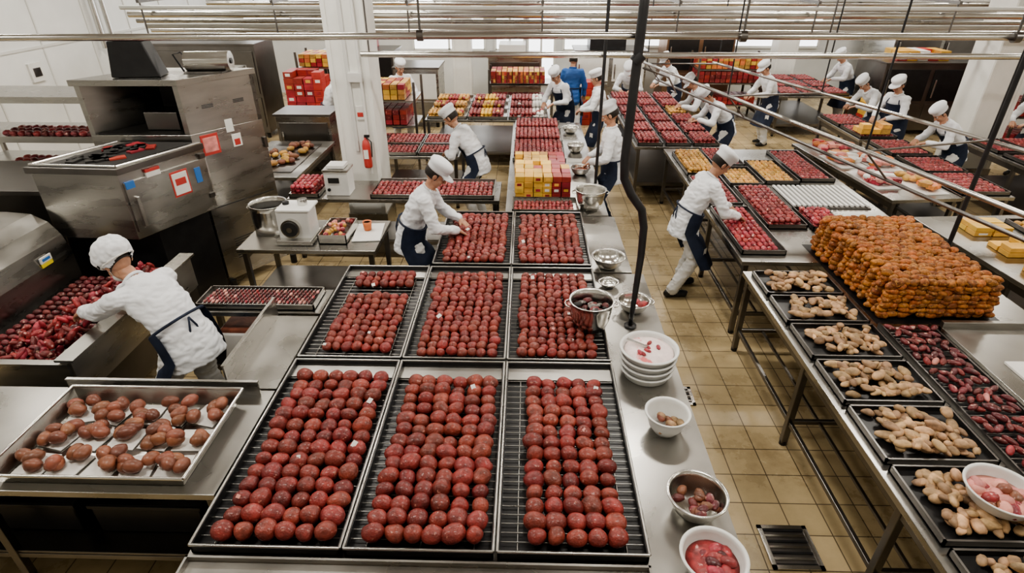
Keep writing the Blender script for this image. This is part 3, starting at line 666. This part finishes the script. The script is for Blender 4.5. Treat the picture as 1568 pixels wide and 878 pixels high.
# ------------------------------------------------------------------ pipes, poles
def pipes():
    b=MB()
    b.tube([(-7.5,4.05,2.6),(-5.2,4.03,2.98),(-4.2,4.0,3.03),(0,4.08,3.05),(6.5,4.08,3.05)],.022,STEELB,12)
    for x in (-.7,1.38,3.1): b.cyl((x-.02,4.07,3.05),(x+.02,4.07,3.05),.035,STEELD,12); b.cyl((x,4.07,3.05),(x,4.07,4.6),.008,STEELD,6)
    b.build('overhead_pipe',(0,4,3))
    b=MB()
    b.cyl((-2.0,7.4,2.47),(8.5,7.4,2.47),.035,STEELB,12)
    for x in (-1.9,1.3,3.5,6): b.cyl((x,7.4,2.47),(x,7.4,4.6),.01,STEELD,6)
    b.build('overhead_pipe',(0,7.4,2.5))
    b=MB()
    for i,(y,z,r) in enumerate([(9.0,2.86,.03),(9.15,2.76,.045),(9.3,2.66,.03),(9.5,2.58,.045),(9.6,2.50,.03),(10.2,2.72,.03),(10.8,2.62,.04),(11.5,2.76,.04),(12.2,2.6,.04),(12.8,2.72,.05)]):
        x0=-5.8 if i<8 else -1.9
        m=(PIPEW,STEELB,STEEL)[i%3]
        if abs(y-10.2)<.35: b.cyl((x0,y,z),(7.3,y,z),r,m,10); b.cyl((8.1,y,z),(9.5,y,z),r,m,10)
        else: b.cyl((x0,y,z),(9.5,y,z),r,m,10)
    for x in np.arange(-5.5,9.5,1.9):
        b.bx(x-.02,x+.02,8.95,12.9,2.92,2.96,STEELD); b.cyl((x,9,2.5),(x,9,4.6),.012,STEELD,6); b.cyl((x,12.8,2.6),(x,12.8,4.6),.012,STEELD,6)
    b.build('overhead_pipe_bundle',(0,10,2.7))
    b=MB()
    pts=[(.74,4,4.58),(.71,4,3.0),(.69,4,2.25),(.70,4,2.12),(.76,4,2.0),(.85,4,1.88),(.88,4,1.74),(.885,4,1.5),(.865,3.98,1.0),(.86,3.97,.885)]
    b.tube(pts,[.032,.032,.032,.032,.032,.031,.030,.028,.02,.018],BLACKM,12)
    b.lathe([(.0001,0),(.05,0),(.05,.012),(.0001,.012)],(.86,3.97,.882),BLACKM,16)
    b.cyl((.69,4,2.9),(.73,4,2.95),.042,BLACKM,10)
    b.build('support_pole',(.86,4,.88))
    b=MB(); b.cyl((.9,7.25,.882),(.9,7.25,4.6),.020,BLACKM,10); b.build('support_pole',(.9,7.25,.88))
    for x,y in ((4.14,5.25),(4.17,3.05)):
        b=MB(); b.cyl((x,y,.883),(x,y,4.6),.022,BLACKM,10); b.lathe([(.0001,0),(.04,0),(.04,.012),(.0001,.012)],(x,y,.883),BLACKM,16); b.build('support_pole',(x,y,.88))
    b=MB()
    P=np.array([2.0,10.7,1.9]); Q=np.array([3.75,3.0,1.9])
    b.cyl(P,Q,.022,STEEL,10); d=(Q-P)
    P2=P+np.array([.25,0,-.28]); Q2=Q+np.array([.3,0,-.28]); b.cyl(P2,Q2,.018,STEELD,10)
    P3=P+np.array([1.2,0,0]); Q3=Q+np.array([1.5,.6,0]); b.cyl(P3,Q3,.020,STEEL,10)
    for t in (.02,.36,.68,.93):
        p=P+d*t; b.cyl(p,(p[0],p[1],4.6),.010,BLACKM,8)
        q=P3+(Q3-P3)*t; b.cyl(p,q,.012,STEELD,8); q2=P2+(Q2-P2)*t; b.cyl(p,q2,.010,STEELD,8); b.cyl(q,(q[0],q[1],4.6),.010,BLACKM,8)
    b.build('hanging_rail_frame',(3,7,1.9))
    b=MB()
    b.tube([(.76,4.04,2.86),(1.2,5.2,2.6),(1.62,6.6,2.2),(1.9,8.0,1.95)],.008,STEELD,6)
    b.build('hanging_cable',(1.2,5.2,2.6))
pipes()
for x,y,s in ((1.82,2.60,.34),(1.42,4.15,.25)):
    b=MB(); b.bx(x-s/2,x+s/2,y-s/2,y+s/2,.001,.006,STEELD)
    for i in range(7): b.bx(x-s*.4,x+s*.4,y-s*.42+i*s*.13,y-s*.42+i*s*.13+s*.05,.006,.012,STEELB if i%2 else BLACK)
    for a in ((x-s/2,x-s/2+.03,y-s/2,y+s/2),(x+s/2-.03,x+s/2,y-s/2,y+s/2),(x-s/2,x+s/2,y-s/2,y-s/2+.03),(x-s/2,x+s/2,y+s/2-.03,y+s/2)): b.bx(*a,.006,.015,STEELB)
    b.build('floor_drain',(x,y,0))
# ------------------------------------------------------------------ people
def remesh(mb,voxel,smooth=3):
    me=bpy.data.meshes.new('tmp'); me.from_pydata(np.vstack(mb.v).tolist(),[],mb.f)
    o=bpy.data.objects.new('tmp',me); C.objects.link(o)
    r=o.modifiers.new('r','REMESH'); r.mode='VOXEL'; r.voxel_size=voxel
    if smooth: s=o.modifiers.new('s','SMOOTH'); s.iterations=smooth; s.factor=.5
    dg=bpy.context.evaluated_depsgraph_get(); ev=o.evaluated_get(dg); m2=ev.to_mesh()
    n=len(m2.vertices); v=np.empty(n*3); m2.vertices.foreach_get('co',v); nn=np.empty(n*3); m2.vertices.foreach_get('normal',nn)
    f=[tuple(p.vertices) for p in m2.polygons]
    ev.to_mesh_clear(); bpy.data.objects.remove(o); bpy.data.meshes.remove(me)
    return v.reshape(-1,3),f,nn.reshape(-1,3)
def capsule(b,p0,p1,r0,r1,m=None,flat=1,fd=None,n=14):
    p0=np.array(p0,float);p1=np.array(p1,float); d=p1-p0; L=np.linalg.norm(d); d/=L
    x,y,_=frame(d, fd if fd is not None else (0,0,1))
    a=np.arange(n)*2*math.pi/n; V=[];sts=[]
    for q in (-1,-.8,-.5): sts.append((q*r0,r0*math.sqrt(max(0,1-q*q))))
    for t in (0,.33,.66,1): sts.append((t*L,r0+(r1-r0)*t))
    for q in (.5,.8,1): sts.append((L+q*r1,r1*math.sqrt(max(0,1-q*q))))
    V=[p0+d*s+(np.outer(np.cos(a),x)+np.outer(np.sin(a),y)*flat)*max(r,.0005) for s,r in sts]; k=len(sts)
    f=[(i*n+j,i*n+(j+1)%n,(i+1)*n+(j+1)%n,(i+1)*n+j) for i in range(k-1) for j in range(n)]+[tuple(range(n-1,-1,-1)),tuple(range((k-1)*n,k*n))]
    b.add(np.vstack(V),f,m or SKIN,True)
def hand_template():
    b=MB()
    capsule(b,(0,-.02,0),(0,.02,0),.026,.030,flat=.75)
    for i,x in enumerate((.027,.009,-.009,-.026)): capsule(b,(x*.6,.015,0),(x,.082-.004*abs(i-1),0),.016,.0125)
    for i,(x,l) in enumerate(((.030,.068),(.010,.077),(-.010,.071),(-.029,.055))):
        p=np.array([x,.088-.004*abs(i-1),0]); an=.15
        for s,(k,r0,r1) in enumerate(((.45,.0098,.0092),(.30,.0092,.0085),(.25,.0085,.0075))):
            q=p+np.array([x*.25*k*l/.07,math.cos(an)*k*l,-math.sin(an)*k*l]); capsule(b,p,q,r0,r1,n=10); p=q; an+=.45
    p=np.array([.024,.02,-.006])
    for q,r0,r1 in (((.050,.045,-.014),.016,.0125),((.062,.072,-.022),.012,.0105),((.064,.092,-.032),.0105,.0085)):
        capsule(b,p,q,r0,r1,n=10); p=np.array(q)
    v,f,_=remesh(b,.0045,2); return v,f
HV,HF=hand_template()
def head_template(kind):
    b=MB()
    b.ball((0,-.008,.015),(.076,.096,.095),SKIN,(16,10)); b.ball((0,.03,-.05),(.056,.058,.062),SKIN,(16,10)); b.ball((0,.06,-.092),(.026,.022,.02),SKIN,(12,8))
    capsule(b,(0,.083,.012),(0,.104,-.022),.009,.014,n=10)
    for s in (-1,1):
        b.ball((s*.013,.092,-.026),(.009,.009,.008),SKIN,(10,6)); b.ball((s*.078,-.004,-.008),(.009,.02,.032),SKIN,(10,6),rotz(s*.3))
        b.ball((s*.034,.062,-.025),(.026,.024,.024),SKIN,(10,6)); capsule(b,(s*.014,.084,.026),(s*.05,.07,.026),.009,.008,n=8)
    b.ball((0,.083,-.054),(.022,.011,.007),SKIN,(10,6)); b.ball((0,.081,-.066),(.019,.011,.007),SKIN,(10,6))
    v,f,_=remesh(b,.006,2)
    o=MB(); fc=np.array([v[list(q)].mean(0) for q in f])
    lips=(np.abs(fc[:,0])<.022)&(fc[:,1]>.083)&(fc[:,2]>-.071)&(fc[:,2]<-.050)
    F1=[q for q,l in zip(f,lips) if not l]; F2=[q for q,l in zip(f,lips) if l]
    o.add(v,F1,SKIN,True)
    if F2: o.add(v,F2,LIP,True)
    for s in (-1,1):
        o.ball((s*.031,.073,.006),(.014,.013,.009),EYEW,(12,8)); o.ball((s*.031,.084,.005),(.006,.004,.006),EYED,(10,6))
        capsule(o,(s*.016,.090,.030),(s*.046,.078,.030),.0035,.003,HAIR,n=6)
    hv,hf=SP[(16,10)]; hv=hv*np.array([.083,.1,.1])+np.array([0,-.016,.018])
    hf2=[q for q in hf if (hv[list(q)].mean(0)[2]>-.045) and (hv[list(q)].mean(0)[1]<.02 or hv[list(q)].mean(0)[2]>.055)]
    o.add(hv,hf2,HAIR,True)
    if kind=='cap':
        pr=[(.096,.035),(.099,.05),(.1,.078),(.103,.082),(.108,.10),(.104,.125),(.08,.142),(.04,.15),(.0001,.152)]
        o.lathe(pr,(0,-.012,.002),COAT,28,sx=.93,sy=1.08)
        n=13;V=[]
        for i in range(n):
            a=math.radians(20+140*i/(n-1)); 
            V.append((.088*math.cos(a),-.012+.105*math.sin(a),.045)); V.append((.098*math.cos(a),-.0+.165*math.sin(a)**.8,.028)); 
        V=np.array(V); V2=V+np.array([0,0,.006]); k=len(V)
        f=[(2*i,2*i+1,2*i+3,2*i+2) for i in range(n-1)]; g=[tuple(j+k for j in q[::-1]) for q in f]
        o.add(np.vstack([V,V2]),f+g+[(2*i+1,2*i+1+k,2*i+3+k,2*i+3) for i in range(n-1)],COAT,True)
    elif kind=='chef':
        pr=[(.092,.03),(.096,.04),(.097,.075),(.106,.088),(.114,.108),(.108,.13),(.085,.146),(.04,.153),(.0001,.154)]
        o.lathe(pr,(0,-.016,0),COAT,28,sx=.93,sy=1.06)
    else:
        b=MB(); b.ball((0,-.03,.05),(.112,.135,.105),COAT,(16,10)); b.ball((0,-.09,.03),(.09,.08,.08),COAT,(12,8))
        v,f,nn=remesh(b,.008,1)
        for i in range(len(v)):
            p=Vector(v[i]); k=noise.noise(p*38)*.006+abs(noise.noise(p*22))*.010
            v[i]+=nn[i]*k
        keep=[q for q in f if v[list(q)].mean(0)[2]>(-.035 if v[list(q)].mean(0)[1]<0 else .03)]
        o.add(v,keep,COAT,True)
        o.tube([(.094*math.cos(t),-.02+.118*math.sin(t),.0+.035*math.sin(t)) for t in np.linspace(0,2*math.pi,25)],.006,PAPER,6)
        o.ball((0,.066,-.055),(.052,.05,.045),PAPER,(16,10))
        for s in (-1,1): o.cyl((s*.048,.06,-.045),(s*.08,-.01,-.01),.003,PAPER,5)
    return o
HEADS={k:head_template(k) for k in ('cap','chef','net')}
def ik(S,T,a,b,hint):
    d=T-S; L=np.linalg.norm(d); L2=min(L,(a+b)*.985); d=d/L; T=S+d*L2
    x=(a*a-b*b+L2*L2)/(2*L2); h=math.sqrt(max(a*a-x*x,1e-6))
    hh=np.array(hint,float); hh=hh-d*np.dot(hh,d); hh/=np.linalg.norm(hh)+1e-9
    return S+d*x+hh*h,T
def person(name,pel,head_deg,lean,hl,hr,kind='cap',pitch=None,hyaw=0,vox=.013,feet=None,scale=1,apron=NAVY,bib=False,side=0,coat=COAT,trou=TROU,stance=.13,stag=.0):
    up=np.array([0,0,1.]); a=math.radians(head_deg); F=np.array([math.cos(a),math.sin(a),0]); Rr=np.array([math.sin(a),-math.cos(a),0])
    P=np.array(pel,float); S=scale; th=math.radians(lean)
    def ang(t):
        if t<0: return th*.30
        return th*(.6+.5*min(1,t/.3))
    ts=np.linspace(0,.52,14); pts=[P.copy()]
    for i in range(1,len(ts)):
        g=ang((ts[i]+ts[i-1])/2); d=up*math.cos(g)+F*math.sin(g)+Rr*math.sin(math.radians(side)); d/=np.linalg.norm(d); pts.append(pts[-1]+d*(ts[i]-ts[i-1])*S)
    pts=np.array(pts)
    def sp(t):
        if t<0:
            g=ang(t); d=up*math.cos(g)+F*math.sin(g); return P+d*t*S
        return np.array([np.interp(t,ts,pts[:,k]) for k in range(3)])
    def fr(t):
        g=ang(t); d=up*math.cos(g)+F*math.sin(g); f=F*math.cos(g)-up*math.sin(g); return d,f
    b=MB(); parts=[]
    st=[(-.21,.005,.005),(-.205,.20,.145),(-.14,.198,.143),(-.05,.190,.137),(.05,.172,.122),(.13,.166,.118),(.22,.178,.125),(.32,.188,.128),(.39,.185,.118),(.44,.15,.098),(.475,.09,.078),(.50,.066,.066),(.505,.004,.004)]
    n=24; aa=np.arange(n)*2*math.pi/n; V=[]
    for t,w,dp in st:
        d,f=fr(t); c=sp(t); V.append(c+(np.outer(np.cos(aa),Rr)*w+np.outer(np.sin(aa),f)*dp)*S)
    k=len(st); fcs=[(i*n+j,i*n+(j+1)%n,(i+1)*n+(j+1)%n,(i+1)*n+j) for i in range(k-1) for j in range(n)]+[tuple(range(n-1,-1,-1)),tuple(range((k-1)*n,k*n))]
    b.add(np.vstack(V),fcs,coat,True)
    def part(p0,p1,r0,r1,m,flat=1,fd=None):
        capsule(b,p0,p1,r0*S,r1*S,m,flat,fd); parts.append((np.array(p0,float),np.array(p1,float),r0*S,r1*S,m))
    for t in (0,.1,.2,.3,.38): parts.append((sp(t)-Rr*.06*S,sp(t)+Rr*.06*S,.125*S,.125*S,coat))
    parts.append((sp(-.13)-Rr*.07*S,sp(-.13)+Rr*.07*S,.135*S,.135*S,coat)); parts.append((sp(-.05)-Rr*.07*S,sp(-.05)+Rr*.07*S,.13*S,.13*S,coat))
    dT,fT=fr(.4)
    hands=[]
    for sg,T in ((-1,hl),(1,hr)):
        Sh=sp(.42)+Rr*sg*.175*S; part(sp(.41)+Rr*sg*.09*S,Sh,.075,.070,coat)
        if T is None: T=Sh+np.array([0,0,-.5])*S+F*.12+Rr*sg*.08
        E,Wr=ik(Sh,np.array(T,float),.285*S,.25*S,Rr*sg*.8-up*.8-F*.25)
        part(Sh,E,.070,.058,coat); part(E,Wr-(Wr-E)*.08,.059,.043,coat)
        hands.append((E,Wr,sg))
    if feet is None: feet=[P*np.array([1,1,0])-Rr*stance*S+F*stag,P*np.array([1,1,0])+Rr*stance*S-F*stag]
    knees=[]
    for sg,ft in ((-1,feet[0]),(1,feet[1])):
        Hp=P+Rr*sg*.09*S-up*.04*S; A=np.array([ft[0],ft[1],.09*S]); K,A2=ik(Hp,A,.43*S,.42*S,F+Rr*sg*.15); knees.append(K)
        part(Hp,K,.100,.074,trou); part(K,A2,.075,.064,trou)
        A3=np.array([A2[0],A2[1],0])
        part(A3-F*.05*S+up*.045*S,A3+F*.15*S+up*.038*S,.045,.036,SHOE); part(A2-up*.02,A3+up*.05*S,.045,.045,SHOE)
    Nk=sp(.49)
    if pitch is None: pitch=lean*.9+12
    pa=math.radians(pitch); 
    hd=up*math.cos(th*.75)+F*math.sin(th*.75); Hc=Nk+hd*.155*S+F*.015*S
    part(Nk-dT*.04,Nk+hd*.09*S,.056,.052,SKIN)
    v,f,nn=remesh(b,vox,3)
    for i in range(len(v)):
        p=Vector(v[i]-P); q=Vector((p.x*1.0,p.y*1.0,p.z*2.2))
        k=noise.noise(q*7+Vector((3,1,P[1])))*.012+(abs(noise.noise(q*13))-.2)*.016
        v[i]+=nn[i]*k
    fc=np.array([v[list(q)].mean(0) for q in f]); D=[]
    for p0,p1,r0,r1,m in parts:
        d=p1-p0; L=np.dot(d,d); t=np.clip(((fc-p0)@d)/L,0,1); D.append(np.linalg.norm(fc-(p0+t[:,None]*d),axis=1)-(r0+(r1-r0)*t))
    idx=np.argmin(np.array(D),0)
    o=MB(); o.v.append(v); o.n=len(v); o.f=list(f); o.m=[o.mi(parts[i][4]) for i in idx]; o.s=[True]*len(f)
    cpts=[sp(.485)+(Rr*math.cos(t)*.072+fT*math.sin(t)*.074)*S+dT*(.012-.012*math.sin(t)) for t in np.linspace(0,2*math.pi,17)]
    o.tube(cpts,.012,coat,6)
    for E,Wr,sg in hands:
        d=(Wr-E); d/=np.linalg.norm(d); d=d*.75-up*.35+F*.1; d/=np.linalg.norm(d)
        z=up-d*np.dot(up,d); z/=np.linalg.norm(z); x=np.cross(d,z)
        vv=HV.copy()*S
        if sg>0: vv[:,0]*=-1
        M=np.array([x,d,z]); w=vv@M+Wr-(Wr-E)/np.linalg.norm(Wr-E)*.01
        ff=HF if sg<0 else [q[::-1] for q in HF]
        o.add(w,ff,SKIN,True)
    ya=a+math.radians(hyaw); F2=np.array([math.cos(ya),math.sin(ya),0]); R2=np.array([math.sin(ya),-math.cos(ya),0])
    fy=F2*math.cos(pa)-up*math.sin(pa); uz=up*math.cos(pa)+F2*math.sin(pa)
    M=np.array([R2,fy,uz]); hb=HEADS[kind]; hv=np.vstack(hb.v)*S*1.06; w=hv@M+Hc
    off=o.n; o.v.append(w); o.n+=len(w); o.f+=[tuple(i+off for i in q) for q in hb.f]; o.m+=[o.mi(hb.mats[k]) for k in hb.m]; o.s+=hb.s
    if apron:
        mk=(knees[0]+knees[1])/2; rows=[]; ks=abs(np.dot(knees[0]-knees[1],Rr))/2
        for t in (.10,.04,-.04,-.12): d,f_=fr(t); rows.append((sp(t),f_,.208,.157 if t<.05 else .142,112))
        c0=sp(-.12); endc=mk-up*.08*S
        for u in (.25,.5,.75,1):
            c=c0*(1-u)+endc*u; rows.append((c,F,.222+.03*u+max(0,ks-.1)*u,.172+.02*u,112-14*u))
        n=25; V=[]
        for i,(c,f_,w_,d_,an) in enumerate(rows):
            for j in range(n):
                q=math.radians(90-an+2*an*j/(n-1)); wob=1+.035*math.sin(j*1.3+i*.4)*(i/len(rows))
                V.append(c+(Rr*math.cos(q)*w_+f_*math.sin(q)*d_)*S*wob)
        o.add(V,[(i*n+j,i*n+j+1,(i+1)*n+j+1,(i+1)*n+j) for i in range(len(rows)-1) for j in range(n-1)],apron,True)
        o.tube([sp(.1)+(Rr*math.cos(q)*.195+fr(.1)[1]*math.sin(q)*.145)*S for q in np.linspace(0,2*math.pi,25)],.011,apron,6)
        bk=sp(.08)-fr(.08)[1]*.15*S
        for sg in (-1,1): o.tube([bk,bk-F*.02+Rr*sg*.03-up*.08,bk-F*.01+Rr*sg*.05-up*.2],.008,apron,6)
        c,f_,w_,d_,an=rows[5]; 
        for q0 in (math.radians(32),math.radians(150)):
            pc=c+(Rr*math.cos(q0)*(w_+.012)+F*math.sin(q0)*(d_+.012))*S; tx=(-Rr*math.sin(q0)*w_+F*math.cos(q0)*d_); tx/=np.linalg.norm(tx)
            o.quad([pc-tx*.035-up*.04,pc+tx*.035-up*.04,pc+tx*.035+up*.04,pc-tx*.035+up*.04],PAPER)
        if bib:
            V=[]; rr_=[.10,.17,.24,.31,.37]; n=13
            for t in rr_:
                d,f_=fr(t); an=62-60*(t-.1)
                for j in range(n):
                    q=math.radians(90-an+2*an*j/(n-1)); V.append(sp(t)+(Rr*math.cos(q)*.203+f_*math.sin(q)*.150)*S)
            o.add(V,[(i*n+j,i*n+j+1,(i+1)*n+j+1,(i+1)*n+j) for i in range(len(rr_)-1) for j in range(n-1)],apron,True)
            for q0 in (math.radians(50),math.radians(130)):
                p1=sp(.37)+(Rr*math.cos(q0)*.19+fr(.37)[1]*math.sin(q0)*.146)*S; p2=sp(.46)+Rr*math.cos(q0)*.13*S; o.tube([p1,(p1+p2)/2+fT*.03,p2],.009,apron,6)
    zmin=np.vstack(o.v)[:,2].min()
    ob=o.build(name,(P[0],P[1],0)); ob.location.z=-zmin+.002
    return ob
person('food_worker',(-2.54,3.56,1.02),158,50,(-3.60,3.80,1.02),(-3.52,4.10,1.04),'net',pitch=52,vox=.0105,stance=.13,stag=.07,scale=1.12)
person('food_worker',(-1.22,5.62,.97),2,29,(-.70,5.80,1.02),(-.70,5.50,1.03),'cap',pitch=38,vox=.0115,scale=1.06)
person('food_worker',(-.70,8.2,.95),165,38,(-1.15,8.25,1.02),(-1.1,8.6,1.0),'chef',pitch=40,vox=.014,bib=True,scale=1.05)
person('food_worker',(1.20,7.85,.97),172,8,(.86,7.7,1.06),(.88,8.0,1.05),'chef',pitch=30,vox=.014,trou=NAVY,scale=1.08)
person('food_worker',(1.80,6.1,.95),8,28,(2.32,6.25,1.02),(2.34,6.0,1.01),'chef',pitch=42,vox=.0115,stance=.14,stag=.1,scale=1.04)
for pel,hd,ln,kd,bb in [((.75,11.75,.95),225,30,'chef',True),((1.35,10.9,.95),175,10,'chef',False),((2.3,13.45,.92),250,45,'cap',False),
    ((3.45,11.3,.95),180,42,'cap',False),((3.5,10.35,.93),185,45,'chef',False),((5.0,12.4,.95),190,25,'cap',False),
    ((6.55,10.6,.95),200,18,'cap',True),((6.6,9.0,.93),180,42,'chef',True),((6.75,11.6,.93),190,45,'chef',False),((-3.75,11.1,.95),20,22,'cap',False),((-2.6,12.2,.95),300,15,'chef',False),((8.9,10.4,.93),200,35,'cap',False),((7.4,14.2,.95),185,30,'chef',False),((3.3,13.6,.95),200,30,'cap',False),((9.1,9.2,.95),190,30,'chef',False)]:
    a=math.radians(hd); F=np.array([math.cos(a),math.sin(a),0]); Rr=np.array([math.sin(a),-math.cos(a),0]); P=np.array(pel)
    r=.30+ln*.006
    person('food_worker',pel,hd,ln,P+F*r-Rr*.12+np.array([0,0,.1]),P+F*r+Rr*.12+np.array([0,0,.08]),kd,vox=.018,bib=bb,stag=.04)
person('food_worker',(.95,12.9,.95),80,5,None,None,'chef',vox=.018,coat=BLUE)
# ------------------------------------------------------------------ lights
def lamp(x,y,sx,sy,e):
    l=bpy.data.lights.new('ceiling_light','AREA'); l.shape='RECTANGLE'; l.size=sx; l.size_y=sy; l.energy=e; l.color=(1,.945,.855)
    o=bpy.data.objects.new('ceiling_light',l); o.location=(x,y,4.45); C.objects.link(o)
    b=MB(); b.bx(x-sx/2,x+sx/2,y-.08,y+.08,4.5,4.6,PLAST); b.cyl((x-sx/2+.05,y,4.49),(x+sx/2-.05,y,4.49),.02,TUBE,8); b.build('ceiling_lamp_fixture',(x,y,4.5))
for x in (-6,-2.5,1.0,4.5,8.5):
    for y in (2.2,6,10,14): lamp(x,y,1.4,.25,62 if y<4 else (72 if y<8 else 86))
w=bpy.data.worlds.new('world'); bpy.context.scene.world=w; w.use_nodes=True; w.node_tree.nodes['Background'].inputs[0].default_value=(.8,.85,.9,1); w.node_tree.nodes['Background'].inputs[1].default_value=.1
try: bpy.context.scene.view_settings.look='AgX - Medium High Contrast'
except Exception: pass
# ------------------------------------------------------------------ camera
cam=bpy.data.cameras.new('camera'); cam.lens=890/1568*36; cam.sensor_width=36; cam.clip_start=.05
co=bpy.data.objects.new('camera',cam); co.location=(0,0,3.5)
co.rotation_euler=(math.radians(90)-math.atan(507/890),0,math.radians(1.45)); C.objects.link(co); bpy.context.scene.camera=co
